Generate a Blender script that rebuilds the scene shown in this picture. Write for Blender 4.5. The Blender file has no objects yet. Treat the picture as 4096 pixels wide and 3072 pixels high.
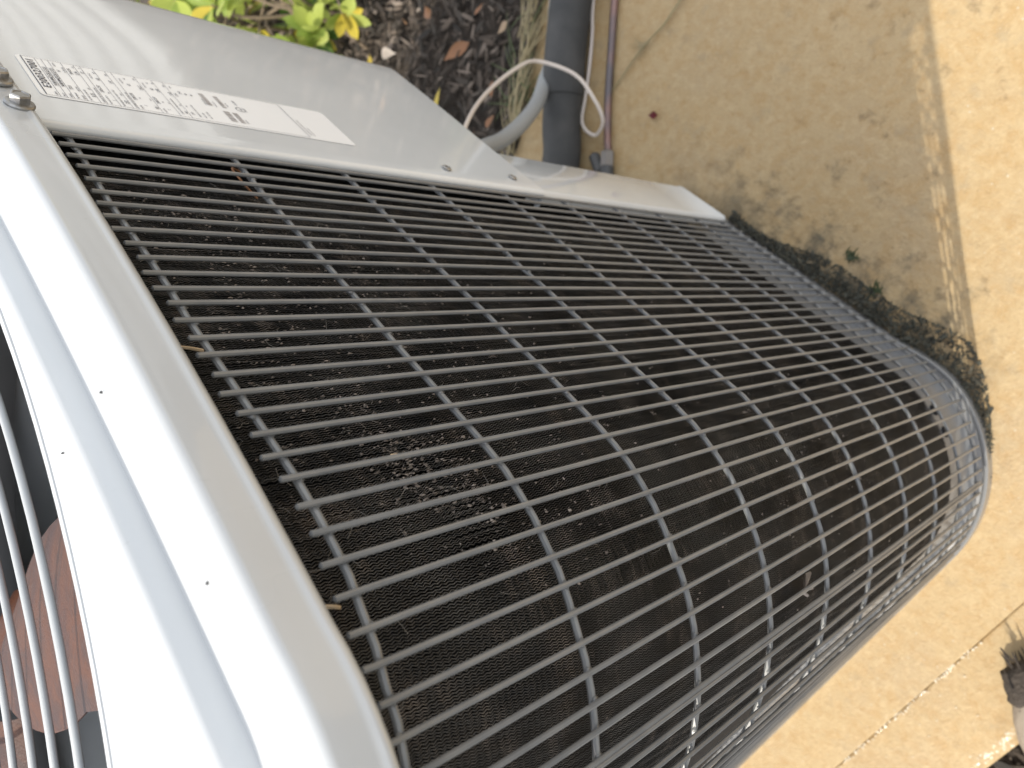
import bpy, bmesh, math, random
import numpy as np
from mathutils import Vector, Matrix

random.seed(7)
rng = np.random.default_rng(7)
PI = math.pi
SC = bpy.context.scene
COL = SC.collection
Z0 = 0.955                       # camera height above the concrete

# ------------------------------------------------------------------ camera
cam_d = bpy.data.cameras.new('camera')
cam_d.sensor_width = 36.0
cam_d.lens = 3065.8 / 4096 * 36.0
cam_d.clip_start = 0.01
cam_d.clip_end = 200.0
cam_d.dof.use_dof = True
cam_d.dof.focus_distance = 0.40
cam_d.dof.aperture_fstop = 9.0
cam_d.dof.aperture_blades = 6
cam = bpy.data.objects.new('camera', cam_d)
COL.objects.link(cam)
Rw = Matrix(((0.60201526, 0.62373706, -0.49852753),
             (0.40537759, -0.77664369, -0.48217589),
             (-0.68792923, 0.08818535, -0.72040038)))
M = Rw @ Matrix(((1, 0, 0), (0, -1, 0), (0, 0, -1)))
M4 = M.to_4x4()
M4.translation = (0, 0, Z0)
cam.matrix_world = M4
SC.camera = cam

# ------------------------------------------------------------------ world, sun, exposure
SUN_EL = math.radians(55)
SUN_AZ = math.radians(45.53)
sdir = Vector((math.cos(SUN_EL) * math.cos(SUN_AZ), -math.cos(SUN_EL) * math.sin(SUN_AZ), math.sin(SUN_EL)))
wd = bpy.data.worlds.new('World')
SC.world = wd
wd.use_nodes = True
nt = wd.node_tree
nt.nodes.clear()
wo = nt.nodes.new('ShaderNodeOutputWorld')
bg = nt.nodes.new('ShaderNodeBackground')
sky = nt.nodes.new('ShaderNodeTexSky')
sky.sky_type = 'NISHITA'
sky.sun_disc = False
sky.sun_elevation = SUN_EL
sky.sun_rotation = math.radians(135)
sky.altitude = 20
sky.air_density = 1.0
sky.dust_density = 4.0
sky.ozone_density = 1.0
bg.inputs['Strength'].default_value = 0.15
# thin bright cloud added to fill the shade, broken by blue, all round the sky
tcw = nt.nodes.new('ShaderNodeTexCoord')
mpw = nt.nodes.new('ShaderNodeMapping')
mpw.inputs['Scale'].default_value = (1.0, 1.0, 2.2)
nzw = nt.nodes.new('ShaderNodeTexNoise')
nzw.inputs['Scale'].default_value = 2.6
nzw.inputs['Detail'].default_value = 6
nzw.inputs['Roughness'].default_value = .6
mrw = nt.nodes.new('ShaderNodeMapRange')
mrw.inputs[1].default_value = .36
mrw.inputs[2].default_value = .62
mrw.inputs[3].default_value = .30
mrw.inputs[4].default_value = .92
mxw = nt.nodes.new('ShaderNodeMix')
mxw.data_type = 'RGBA'
mxw.inputs[7].default_value = (7.2, 7.25, 7.3, 1)
nt.links.new(tcw.outputs['Generated'], mpw.inputs['Vector'])
nt.links.new(mpw.outputs[0], nzw.inputs['Vector'])
nt.links.new(nzw.outputs['Fac'], mrw.inputs[0])
nt.links.new(mrw.outputs[0], mxw.inputs[0])
nt.links.new(sky.outputs[0], mxw.inputs[6])
nt.links.new(mxw.outputs[2], bg.inputs['Color'])
nt.links.new(bg.outputs[0], wo.inputs['Surface'])
sun_d = bpy.data.lights.new('sun', 'SUN')
sun_d.energy = 2.7
sun_d.angle = math.radians(0.53)
sun_d.color = (1.0, 0.93, 0.80)
sun = bpy.data.objects.new('sun', sun_d)
COL.objects.link(sun)
sun.rotation_euler = sdir.to_track_quat('Z', 'Y').to_euler()
sun.location = sdir * 5
SC.view_settings.view_transform = 'Standard'
SC.view_settings.look = 'None'
SC.view_settings.gamma = 1
SC.view_settings.use_curve_mapping = False
SC.view_settings.exposure = 0.68


# ------------------------------------------------------------------ materials
def mat(name, col=(.5, .5, .5), rough=.5, metal=0.0, spec=.5, coat=0.0):
    m = bpy.data.materials.new(name)
    m.use_nodes = True
    b = m.node_tree.nodes['Principled BSDF']
    b.inputs['Base Color'].default_value = (*col, 1)
    b.inputs['Roughness'].default_value = rough
    b.inputs['Metallic'].default_value = metal
    b.inputs['Specular IOR Level'].default_value = spec
    b.inputs['Coat Weight'].default_value = coat
    b.inputs['Coat Roughness'].default_value = .04
    return m


class N:
    """tiny node helper on one material"""
    def __init__(s, m):
        s.m = m
        s.t = m.node_tree
        s.b = s.t.nodes['Principled BSDF']
        s.tc = s.t.nodes.new('ShaderNodeTexCoord')
        g = s.t.nodes.new('ShaderNodeNewGeometry')
        s.pos = g.outputs['Position']

    def n(s, ty, **kw):
        x = s.t.nodes.new(ty)
        for k, v in kw.items():
            setattr(x, k, v)
        return x

    def l(s, a, b):
        s.t.links.new(a, b)

    def noise(s, scale, detail=3, rough=.55, vec=None, stretch=None, dist=0.0):
        x = s.n('ShaderNodeTexNoise')
        x.inputs['Scale'].default_value = scale
        x.inputs['Detail'].default_value = detail
        x.inputs['Roughness'].default_value = rough
        x.inputs['Distortion'].default_value = dist
        v = vec or s.pos
        if stretch:
            mp = s.n('ShaderNodeMapping')
            mp.inputs['Scale'].default_value = stretch
            s.l(v, mp.inputs['Vector'])
            v = mp.outputs[0]
        s.l(v, x.inputs['Vector'])
        return x.outputs['Fac']

    def ramp(s, fac, stops, interp='LINEAR'):
        x = s.n('ShaderNodeValToRGB')
        cr = x.color_ramp
        cr.interpolation = interp
        while len(cr.elements) < len(stops):
            cr.elements.new(0.5)
        for e, (p, c) in zip(cr.elements, stops):
            e.position = p
            e.color = (*c, 1) if len(c) == 3 else c
        s.l(fac, x.inputs['Fac'])
        return x.outputs['Color']

    def mix(s, fac, a, b, blend='MIX'):
        x = s.n('ShaderNodeMix', data_type='RGBA', blend_type=blend)
        for inp, v in ((x.inputs[0], fac), (x.inputs[6], a), (x.inputs[7], b)):
            if isinstance(v, bpy.types.NodeSocket):
                s.l(v, inp)
            elif isinstance(v, (int, float)):
                inp.default_value = v
            else:
                inp.default_value = (*v, 1)
        return x.outputs[2]

    def math(s, op, a, b=None, clamp=False):
        x = s.n('ShaderNodeMath', operation=op, use_clamp=clamp)
        for inp, v in zip(x.inputs, (a, b)):
            if v is None:
                continue
            if isinstance(v, bpy.types.NodeSocket):
                s.l(v, inp)
            else:
                inp.default_value = v
        return x.outputs[0]

    def mrange(s, v, a, b, c=0.0, d=1.0):
        x = s.n('ShaderNodeMapRange')
        s.l(v, x.inputs[0])
        for i, k in enumerate((a, b, c, d)):
            x.inputs[i + 1].default_value = k
        return x.outputs[0]

    def color(s, c):
        s.l(c, s.b.inputs['Base Color'])

    def rough(s, c):
        s.l(c, s.b.inputs['Roughness'])

    def bump(s, h, strength=.2, dist=.001):
        x = s.n('ShaderNodeBump')
        x.inputs['Strength'].default_value = strength
        x.inputs['Distance'].default_value = dist
        s.l(h, x.inputs['Height'])
        s.l(x.outputs[0], s.b.inputs['Normal'])
        return x.outputs[0]


def paint(name, col, rough=.28, peel=.06, dirt=.5):
    m = mat(name, col, rough, coat=.6)
    k = N(m)
    n1 = k.noise(6, 4)
    n2 = k.noise(90, 4, .7)
    c = k.mix(k.mrange(n1, .35, .7), tuple(v * 1.04 for v in col), tuple(v * .93 for v in col))
    specks = k.mrange(n2, .68, .76)
    c = k.mix(k.math('MULTIPLY', specks, .25 * dirt), c, (.16, .14, .12))
    k.color(c)
    k.rough(k.mrange(n1, .3, .7, rough * .85, rough * 1.35))
    k.bump(k.noise(420, 2, .5), peel, .0006)
    return m


M_cap = paint('cap_paint', (.515, .533, .545), .24, .05)
M_panel = paint('lifted_panel_paint', (.70, .725, .735), .07, .06)  # same cabinet grey raised to brighten the faces out of the sun
# long faint waves in the sheet metal
M_wire = mat('wire_coating', (.185, .192, .198), .34, coat=.3)
k = N(M_wire)
k.bump(k.noise(700, 2), .12, .0004)
k.color(k.mix(k.mrange(k.noise(60, 4), .35, .75), (.17, .178, .185), (.225, .228, .226)))
M_guard = mat('guard_coating', (.40, .42, .43), .3, coat=.3)
k = N(M_guard)
k.bump(k.noise(500, 2), .1, .0005)
M_pan = paint('shaded_pan_paint', (.20, .203, .205), .4, .05, 1.0)  # cabinet grey darkened to paint in the shade low in the pan
M_black = mat('interior_shade', (.012, .012, .014), .8)  # near-black stands for deep shade in the coil, cabinet and holes
M_rubber = mat('foam_insulation', (.028, .03, .033), .75)
k = N(M_rubber)
k.bump(k.noise(350, 4), .3, .002)
k.color(k.mix(k.mrange(k.noise(20, 4), .4, .7), (.040, .041, .041), (.066, .065, .063)))
M_copper = mat('tarnished_copper', (.20, .13, .12), .45, metal=.6)
k = N(M_copper)
k.color(k.mix(k.mrange(k.noise(14, 3), .4, .62), (.13, .115, .12), (.25, .155, .135)))
M_brass = mat('dull_brass', (.22, .20, .18), .5, metal=.5)
M_valve = mat('valve_cap_dark', (.06, .06, .06), .5)
M_conduit = mat('grey_conduit', (.30, .31, .31), .45)
M_cable = mat('beige_cable', (.62, .55, .49), .45)
M_bolt = mat('zinc_bolt', (.34, .34, .34), .42, metal=.75)
k = N(M_bolt)
k.color(k.mix(k.mrange(k.noise(300, 3), .4, .7), (.38, .38, .38), (.24, .23, .21)))
M_label = mat('label_vinyl', (.92, .925, .92), .3)
M_ink = mat('label_ink', (.022, .022, .045), .6)
M_inkl = mat('label_ink_light', (.38, .35, .34), .5)

# coil fins: dull aluminium edge strip and sheet blackened as the shade between fins
M_fin = mat('shaded_fin_sheet', (.02, .02, .021), .6)
M_edge = mat('fin_edge', (.12, .115, .11), .5)
k = N(M_edge)
d1 = k.noise(45, 5, .65)                      # cloudy dust
d2 = k.noise(160, 3, .6, stretch=(.18, .18, 1))  # streaks along the tube rows
dust = k.math('MULTIPLY', k.mrange(d1, .46, .66), k.mrange(d2, .42, .62))
k.color(k.mix(dust, k.mix(k.mrange(k.noise(18, 3), .35, .65), (.055, .055, .056), (.18, .175, .165)), (.36, .31, .27)))
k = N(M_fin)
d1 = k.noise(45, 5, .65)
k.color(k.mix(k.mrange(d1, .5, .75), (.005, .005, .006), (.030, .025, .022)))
M_dust = mat('dust_fluff', (.34, .295, .26), .9)
k = N(M_dust)
k.color(k.mix(k.mrange(k.noise(140, 3), .35, .65), (.10, .083, .074), (.36, .31, .27)))
M_fibre = mat('hair_fibre', (.30, .28, .25), .8)

# rusty fan blade
M_blade = mat('rusty_blade', (.17, .08, .06), .55)
k = N(M_blade)
a = k.noise(9, 6, .62, dist=.6)
b = k.noise(60, 6, .7)
c = k.ramp(a, [(.30, (.035, .019, .017)), (.46, (.055, .023, .018)), (.56, (.10, .034, .014)), (.64, (.065, .033, .027)), (.75, (.05, .034, .031))])
k.color(k.mix(k.mrange(b, .5, .75), c, (.045, .026, .022)))
k.bump(k.math('ADD', b, k.noise(500, 4)), .5, .001)

# concrete: tan, stained, wet-looking grain
M_conc = mat('tan_concrete', (.42, .31, .18), .62)
k = N(M_conc)
big = k.noise(5, 4, .6)
mid = k.noise(38, 5, .65, dist=.4)
fine = k.noise(260, 4, .7)
c = k.ramp(big, [(.3, (.355, .262, .146)), (.5, (.40, .29, .15)), (.68, (.425, .315, .172))])
mid2 = k.noise(85, 4, .6, dist=.3)
c = k.mix(k.mrange(mid, .46, .64, 0, .5), c, (.365, .23, .09))
c = k.mix(k.mrange(mid2, .48, .66, 0, .4), c, (.49, .375, .215))
c = k.mix(k.mrange(k.noise(60, 4, .6), .52, .68, 0, .5), c, (.34, .21, .08))
c = k.mix(k.mrange(k.noise(34, 4, .6), .58, .70, 0, .4), c, (.27, .215, .135))
c = k.mix(k.mrange(fine, .52, .72, 0, .5), c, (.25, .175, .085))
c = k.mix(k.mrange(k.noise(520, 2, .5), .58, .72, 0, .4), c, (.58, .46, .29))
# algae and grime creeping out from the foot of the unit
sep = k.n('ShaderNodeSeparateXYZ')
k.l(k.pos, sep.inputs[0])
near = k.mrange(sep.outputs[1], -.225, -.10, 1, 0)
alg = k.math('MULTIPLY', k.mrange(k.math('ADD', k.noise(30, 5, .65), k.math('MULTIPLY', near, .30)), .60, .80), k.mrange(sep.outputs[0], -.62, -.40, 0, 1))
alg = k.math('MULTIPLY', alg, k.mrange(sep.outputs[0], -.09, -.16, 0, 1))
alg = k.math('MULTIPLY', alg, k.mrange(sep.outputs[1], -.28, -.26, 0, 1))
c = k.mix(k.math('MULTIPLY', alg, .85), c, (.075, .07, .05))
k.color(c)
k.rough(k.mrange(big, .35, .65, .5, .75))
k.bump(k.math('ADD', k.math('MULTIPLY', fine, 1.0), k.math('MULTIPLY', mid2, .5)), .7, .0022)

M_soil = mat('dark_soil', (.045, .036, .03), .95)
k = N(M_soil)
k.color(k.mix(k.noise(30, 5), (.03, .026, .022), (.085, .065, .05)))
k.bump(k.noise(60, 5), 1, .02)


def attr_mat(name, stops, rough=.85, scale=1):
    m = mat(name, (.2, .2, .2), rough)
    k = N(m)
    at = k.n('ShaderNodeAttribute', attribute_name='tone')
    c = k.ramp(at.outputs['Fac'], stops)
    k.color(k.mix(k.noise(90, 3), c, k.mix(.5, c, (.02, .018, .015))))
    return m


M_mulch = attr_mat('mulch_chip', [(0, (.020, .017, .014)), (.3, (.06, .047, .036)), (.55, (.125, .095, .073)), (.72, (.23, .185, .15)), (.86, (.40, .33, .27)), (.93, (.36, .20, .10)), (1, (.30, .13, .06))])
M_litter = attr_mat('crumpled_leaf', [(0, (.030, .032, .025)), (.4, (.062, .063, .047)), (.7, (.105, .10, .07)), (.9, (.22, .175, .11)), (1, (.30, .22, .13))])


def leafmat(name, col, tr=.4):
    m = mat(name, col, .38)
    t = m.node_tree
    b = t.nodes['Principled BSDF']
    out = t.nodes['Material Output']
    k = N(m)
    nz = k.noise(16, 3)
    c = k.mix(nz, tuple(v * .75 for v in col), tuple(min(1, v * 1.25) for v in col))
    k.color(c)
    tl = k.n('ShaderNodeBsdfTranslucent')
    k.l(c, tl.inputs['Color'])
    mx = k.n('ShaderNodeMixShader')
    mx.inputs[0].default_value = tr
    k.l(b.outputs[0], mx.inputs[1])
    k.l(tl.outputs[0], mx.inputs[2])
    k.l(mx.outputs[0], out.inputs['Surface'])
    return m


M_leaf = [leafmat('leaf_green', (.27, .36, .07)), leafmat('leaf_lime', (.43, .50, .12)), leafmat('leaf_deep', (.10, .19, .04)), leafmat('leaf_yellow', (.62, .50, .07))]
M_stem = mat('shrub_stem', (.22, .17, .12), .8)
M_dry = leafmat('dry_grass', (.34, .28, .15), .25)
M_weed = leafmat('weed_green', (.12, .16, .06), .3)
M_tuft = leafmat('tuft_green', (.05, .07, .03), .2)
M_fallen = {n: leafmat('fallen_' + n, c, .2) for n, c in dict(orange=(.27, .125, .055), tan=(.42, .30, .19), yellow=(.55, .42, .08), pale=(.40, .35, .31), red=(.13, .012, .018), grey=(.20, .17, .145)).items()}
M_straw = mat('straw', (.62, .47, .30), .6)
M_log = mat('weathered_wood', (.40, .34, .28), .8)
k = N(M_log)
c = k.mix(k.noise(60, 5, .7, stretch=(1, .35, 1)), (.25, .205, .155), (.40, .335, .265))
c = k.mix(k.mrange(k.noise(140, 3), .60, .70, 0, .7), c, (.17, .14, .11))
k.color(c)
k.bump(k.noise(160, 5, .7, stretch=(1, .4, 1)), .7, .002)
M_logend = mat('dark_frayed_wood', (.07, .055, .045), .85)
k = N(M_logend)
k.color(k.mix(k.noise(120, 4, .7), (.012, .010, .008), (.085, .066, .050)))
k.bump(k.noise(200, 4), 1, .003)
M_glint = mat('glint_bead', (.75, .66, .5), .10, spec=1.0)  # glossy bead material that makes the added glints
M_glint.node_tree.nodes['Principled BSDF'].inputs['Transmission Weight'].default_value = .35
M_lawn = mat('far_ground', (.30, .27, .19), .95)
k = N(M_lawn)
k.color(k.mix(k.noise(3, 5), (.20, .19, .10), (.38, .33, .25)))


# ------------------------------------------------------------------ geometry helpers
def obj(name, verts, faces, m, parent=None, smooth=True, sharp=40, mi=None, tone=None):
    me = bpy.data.meshes.new(name)
    if isinstance(verts, np.ndarray) and isinstance(faces, np.ndarray):
        nv, nf, w = len(verts), len(faces), faces.shape[1]
        me.vertices.add(nv)
        me.vertices.foreach_set('co', np.ascontiguousarray(verts, np.float32).ravel())
        me.loops.add(nf * w)
        me.loops.foreach_set('vertex_index', np.ascontiguousarray(faces, np.int32).ravel())
        me.polygons.add(nf)
        me.polygons.foreach_set('loop_start', np.arange(nf, dtype=np.int32) * w)
        me.update(calc_edges=True)
    else:
        me.from_pydata([tuple(map(float, v)) for v in verts], [], [tuple(map(int, f)) for f in faces])
    for x in (m if isinstance(m, (list, tuple)) else [m]):
        me.materials.append(x)
    if mi is not None:
        me.polygons.foreach_set('material_index', np.ascontiguousarray(mi, np.int32))
    if tone is not None:
        at = me.attributes.new('tone', 'FLOAT', 'POINT')
        at.data.foreach_set('value', np.ascontiguousarray(tone, np.float32))
    if smooth:
        me.polygons.foreach_set('use_smooth', np.ones(len(me.polygons), bool))
        if sharp:
            me.set_sharp_from_angle(angle=math.radians(sharp))
    me.update()
    o = bpy.data.objects.new(name, me)
    COL.objects.link(o)
    if parent is not None:
        put(o, parent)
    return o


def put(o, parent, loc=(0, 0, 0)):
    """parent o (built in world coordinates) without moving it"""
    o.parent = parent
    w = Vector((0, 0, 0))
    p = parent
    while p is not None:
        w += Vector(p.location)
        p = p.parent
    o.location = Vector(loc) - w


def tag(o, label, cat, group=None):
    o['label'] = label
    o['category'] = cat
    if group:
        o['group'] = group
    return o


def empty(name, loc, label, cat, group=None):
    o = bpy.data.objects.new(name, None)
    o.empty_display_size = .05
    COL.objects.link(o)
    o.location = loc
    return tag(o, label, cat, group)


def tube(pts, r, seg=8, cap=True, closed=False):
    pts = np.asarray(pts, float)
    n = len(pts)
    rr = np.full(n, r) if np.isscalar(r) else np.asarray(r, float)
    if closed:
        tg = np.roll(pts, -1, 0) - np.roll(pts, 1, 0)
    else:
        tg = np.gradient(pts, axis=0)
    tg /= np.linalg.norm(tg, axis=1)[:, None] + 1e-12
    up = np.array([0, 0, 1.0]) if abs(tg[0][2]) < .9 else np.array([1.0, 0, 0])
    u = np.cross(up, tg[0]); u /= np.linalg.norm(u)
    V = []
    for i in range(n):
        u = u - tg[i] * (u @ tg[i]); u /= np.linalg.norm(u)
        w = np.cross(tg[i], u)
        for j in range(seg):
            a = 2 * PI * j / seg
            V.append(pts[i] + rr[i] * (math.cos(a) * u + math.sin(a) * w))
    F = []
    m = n if closed else n - 1
    for i in range(m):
        i2 = (i + 1) % n
        for j in range(seg):
            j2 = (j + 1) % seg
            F.append((i * seg + j, i * seg + j2, i2 * seg + j2, i2 * seg + j))
    if cap and not closed:
        V += [pts[0] - tg[0] * rr[0] * .7, pts[-1] + tg[-1] * rr[-1] * .7]
        a, b = n * seg, n * seg + 1
        for j in range(seg):
            j2 = (j + 1) % seg
            F.append((a, j2, j)); F.append((b, (n - 1) * seg + j, (n - 1) * seg + j2))
    return V, F


def join(parts):
    V, F = [], []
    for v, f in parts:
        o = len(V)
        V += list(v)
        F += [tuple(i + o for i in q) for q in f]
    return V, F


def box(x0, x1, y0, y1, z0, z1):
    V = [(x, y, z) for z in (z0, z1) for y in (y0, y1) for x in (x0, x1)]
    return V, [(0, 2, 3, 1), (4, 5, 7, 6), (0, 1, 5, 4), (2, 6, 7, 3), (0, 4, 6, 2), (1, 3, 7, 5)]


def spline(P, n):
    """Catmull-Rom through P, n samples"""
    P = np.asarray(P, float)
    Q = np.vstack([2 * P[0] - P[1], P, 2 * P[-1] - P[-2]])
    out = []
    for t in np.linspace(0, len(P) - 1 - 1e-6, n):
        i = int(t); f = t - i
        a, b, c, d = Q[i:i + 4]
        out.append(.5 * ((2 * b) + (c - a) * f + (2 * a - 5 * b + 4 * c - d) * f * f + (3 * b - a - 3 * c + d) * f ** 3))
    return np.array(out)


# ------------------------------------------------------------------ setting: ground
def Zr(z):          # height relative to the camera -> world
    return z + Z0


soil = obj('soil', *box(-3.2, 1.6, -2.6, 5.2, -.25, -.035), M_soil, smooth=False)
yard = obj('yard_ground', *box(-40, 40, -40, 40, -.35, -.045), M_lawn, smooth=False)
yard['kind'] = 'structure'
soil['kind'] = 'structure'

bm = bmesh.new()
poly = [(-2.30, 5.0), (-.955, -.075), (-.925, -.15), (-.873, -.292), (-.86, -.5), (-.86, -2.4), (.067, -2.4), (.067, 5.0)]
vs = [bm.verts.new((x, y, 0)) for x, y in poly]
f = bm.faces.new(vs)
if f.normal.z < 0:
    f.normal_flip()
r = bmesh.ops.extrude_face_region(bm, geom=[f])
top = [v for v in r['geom'] if isinstance(v, bmesh.types.BMVert)]
for v in vs:
    v.co.z = -.12
bmesh.ops.recalc_face_normals(bm, faces=bm.faces)
bmesh.ops.bevel(bm, geom=[e for e in bm.edges if all(abs(v.co.z) < 1e-4 for v in e.verts)], offset=.0014, segments=3, affect='EDGES', profile=.5)
me = bpy.data.meshes.new('concrete_slab'); bm.to_mesh(me); bm.free()
me.materials.append(M_conc)
slab = bpy.data.objects.new('concrete_slab', me); COL.objects.link(slab)
slab['kind'] = 'structure'

bm = bmesh.new()
bmesh.ops.create_cube(bm, size=1)
for v in bm.verts:
    v.co.x = .0673 if v.co.x < 0 else .163
    v.co.y = -2.4 if v.co.y < 0 else 5.0
    v.co.z = -.12 if v.co.z < 0 else -.0015
bmesh.ops.bevel(bm, geom=[e for e in bm.edges if all(v.co.z > -.01 for v in e.verts)], offset=.004, segments=5, affect='EDGES', profile=.5)
me = bpy.data.meshes.new('slab_border'); bm.to_mesh(me); bm.free()
me.materials.append(M_conc)
for p in me.polygons:
    p.use_smooth = True
bord = bpy.data.objects.new('concrete_border', me); COL.objects.link(bord)
bord['kind'] = 'structure'

# unseen pale strips added so bright and dark lines mirror in the panel
pv = []
y_ = .34
while y_ < 1.7:
    pv.append(box(-7.0, -1.7, y_, y_ + .058, -.05, .005))
    y_ += .058 + .042 + .02 * (y_ > .8)
o = obj('mirror_strips', *join(pv), mat('pale_strip', (.36, .355, .34), .7), smooth=False)
o['kind'] = 'structure'

# ------------------------------------------------------------------ the condenser
AC = empty('air_conditioner', (-.395, -.6, 0), 'grey outdoor air conditioner with curved wire grille, dusty coil and white rating label', 'air conditioner')
FY, XB, RG = -.200, -.010, .165
CX, CY = -.395, -.600


def path_pt(s, inset=0.0):
    """grille path: face A (towards +Y), rounded corner, face B (towards +X); returns point, outward normal"""
    L1 = -.175 - (-.452)
    r = RG - inset
    La = RG * PI / 2
    if s <= L1:
        return np.array([-.452 + s, FY - inset]), np.array([0, 1.0])
    if s <= L1 + La:
        a = (s - L1) / RG
        c = np.array([-.175, FY - RG])
        n = np.array([math.sin(a), math.cos(a)])
        return c + r * n, n
    d = s - L1 - La
    L2 = .49
    if d <= L2:
        return np.array([XB - inset, FY - RG - d]), np.array([1.0, 0])
    a = min((d - L2) / RG, PI / 2)
    c = np.array([XB - RG, FY - RG - L2])
    n = np.array([math.cos(a), -math.sin(a)])
    return c + r * n, n


S_END = .277 + RG * PI / 2 + .49 + RG * PI / 2
PITCH = .012754
RINGS = [-.1511, -.2502, -.3360, -.4197, -.5049, -.5890, -.6735, -.7575, -.8415, -.9050]

# vertical wires: eight slightly different meshes shared between about a hundred wires
WR = .00135
wm = []
for q in range(8):
    top_z = -.1425 + rng.uniform(-.0025, .002)
    zs = np.concatenate([[top_z], np.linspace(top_z - .004, -.9120, 20)])
    off = spline(np.c_[rng.uniform(-1, 1, (6, 2)) * .0005, np.zeros(6)], len(zs))
    V, F = tube(np.c_[off[:, 0], off[:, 1], zs + Z0], WR, 8)
    wm.append((V, F))
meshes = []
nw = int(S_END / PITCH)
for i in range(nw + 1):
    p, n = path_pt(i * PITCH)
    q = i % 8 if i < 8 else int(rng.integers(0, 8))
    a = math.atan2(n[0], n[1])
    if i < 8:
        o = obj('vertical_wire', *wm[q], M_wire)
        meshes.append(o.data)
    else:
        o = bpy.data.objects.new('vertical_wire', meshes[q])
        COL.objects.link(o)
    o.rotation_euler = (0, 0, -a)
    put(o, AC, (p[0] + rng.normal(0, .00025), p[1], 0))
# overlap joint of the two grille halves: a second wire beside wire 34
p, n = path_pt(34.19 * PITCH)
o = obj('seam_wire', *tube([(0, 0, Zr(-.139)), (0, 0, Zr(-.9120))], .00125, 10), M_wire)
put(o, AC, (p[0] + n[0] * .0008, p[1] + n[1] * .0008, 0))
# ring wires, welded on the inside of the verticals
for zz in RINGS:
    ss = np.concatenate([np.linspace(-.004, .277, 12), np.linspace(.285, .277 + RG * PI / 2, 20), np.linspace(.56, 1.02, 8), np.linspace(1.03, S_END, 14)])
    pts = []
    for s in ss:
        p, n = path_pt(s, .0028)
        pts.append((p[0], p[1], Zr(zz) + rng.normal(0, .0004)))
    obj('ring_wire', *tube(pts, .00175, 8), M_wire, AC)
# weld beads where the near rings meet the verticals: drops of grey paint
wv = []
for zz in RINGS[:6]:
    for i in range(0, 44):
        p, n = path_pt(i * PITCH, .0016)
        c = np.array([p[0], p[1], Zr(zz)]) + np.array([rng.normal(0, .0004), 0, rng.normal(0, .0006)])
        t = np.array([n[1], -n[0], 0])
        nn = np.array([n[0], n[1], 0])
        zq = np.array([0, 0, 1.0])
        V = [c + t * .0026, c - t * .0026, c + zq * .0030, c - zq * .0030, c + nn * .0013, c - nn * .0019]
        wv.append((V, [(0, 2, 4), (2, 1, 4), (1, 3, 4), (3, 0, 4), (2, 0, 5), (1, 2, 5), (3, 1, 5), (0, 3, 5)]))
o = obj('weld_bead', *join(wv), M_wire, AC, sharp=0)
o['kind'] = 'stuff'

# coil: black core behind as painted depth shade, fins in front
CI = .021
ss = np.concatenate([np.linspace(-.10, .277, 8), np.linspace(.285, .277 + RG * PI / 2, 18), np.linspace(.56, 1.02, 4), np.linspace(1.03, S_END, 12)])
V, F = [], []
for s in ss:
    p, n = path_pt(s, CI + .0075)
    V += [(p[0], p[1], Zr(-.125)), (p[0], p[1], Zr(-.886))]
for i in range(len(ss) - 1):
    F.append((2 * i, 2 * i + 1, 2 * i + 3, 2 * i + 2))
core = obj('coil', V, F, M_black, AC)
lam = .0038
zs = np.arange(-.128, -.884, -lam / 2)
nz_ = len(zs)
zig = np.where(np.arange(nz_) % 2 == 0, 1.0, -1.0)
FV, FF, FM = [], [], []
base = 0
fs = np.arange(-.010, .277 + RG * PI / 2 + .06, .00142)
kk = np.arange(nz_ - 1)
for fi, s in enumerate(fs):
    p, n = path_pt(s, CI)
    t = np.array([n[1], -n[0]])
    amp = .00042 * (1 + .15 * rng.normal())
    lat = zig * amp + .00025 * np.sin(zs * 40 + s * 60) + rng.normal(0, .00007, nz_)
    # bent fins in a few spots
    for (bs, bz, rad, am) in ((.272, -.222, .02, .0012), (.10, -.30, .015, .0008), (.315, -.235, .018, -.0012), (.20, -.42, .02, .0008)):
        lat = lat + am * np.exp(-(((s - bs) ** 2 + (zs - bz) ** 2) / rad ** 2)) * rng.uniform(.3, 1.2)
    dep = rng.normal(0, .00012) + .0002 * np.sin(zs * 170 + fi)
    w = .00020 + .00007 * rng.random()
    a = np.empty((nz_, 3, 3))
    for j, (lo, do) in enumerate(((lat + w / 2, dep), (lat - w / 2, dep), (lat, dep - .0078))):
        a[:, j, 0] = p[0] + t[0] * lo + n[0] * do
        a[:, j, 1] = p[1] + t[1] * lo + n[1] * do
        a[:, j, 2] = zs + Z0
    FV.append(a.reshape(-1, 3))
    i0 = base + kk * 3
    FF.append(np.stack([i0, i0 + 1, i0 + 4, i0 + 3], 1)); FM.append(np.ones(nz_ - 1))
    FF.append(np.stack([i0 + 1, i0 + 2, i0 + 5, i0 + 4], 1)); FM.append(np.zeros(nz_ - 1))
    base += nz_ * 3
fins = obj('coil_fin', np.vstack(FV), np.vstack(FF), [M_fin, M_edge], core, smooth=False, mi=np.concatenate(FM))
fins['kind'] = 'stuff'

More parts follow.
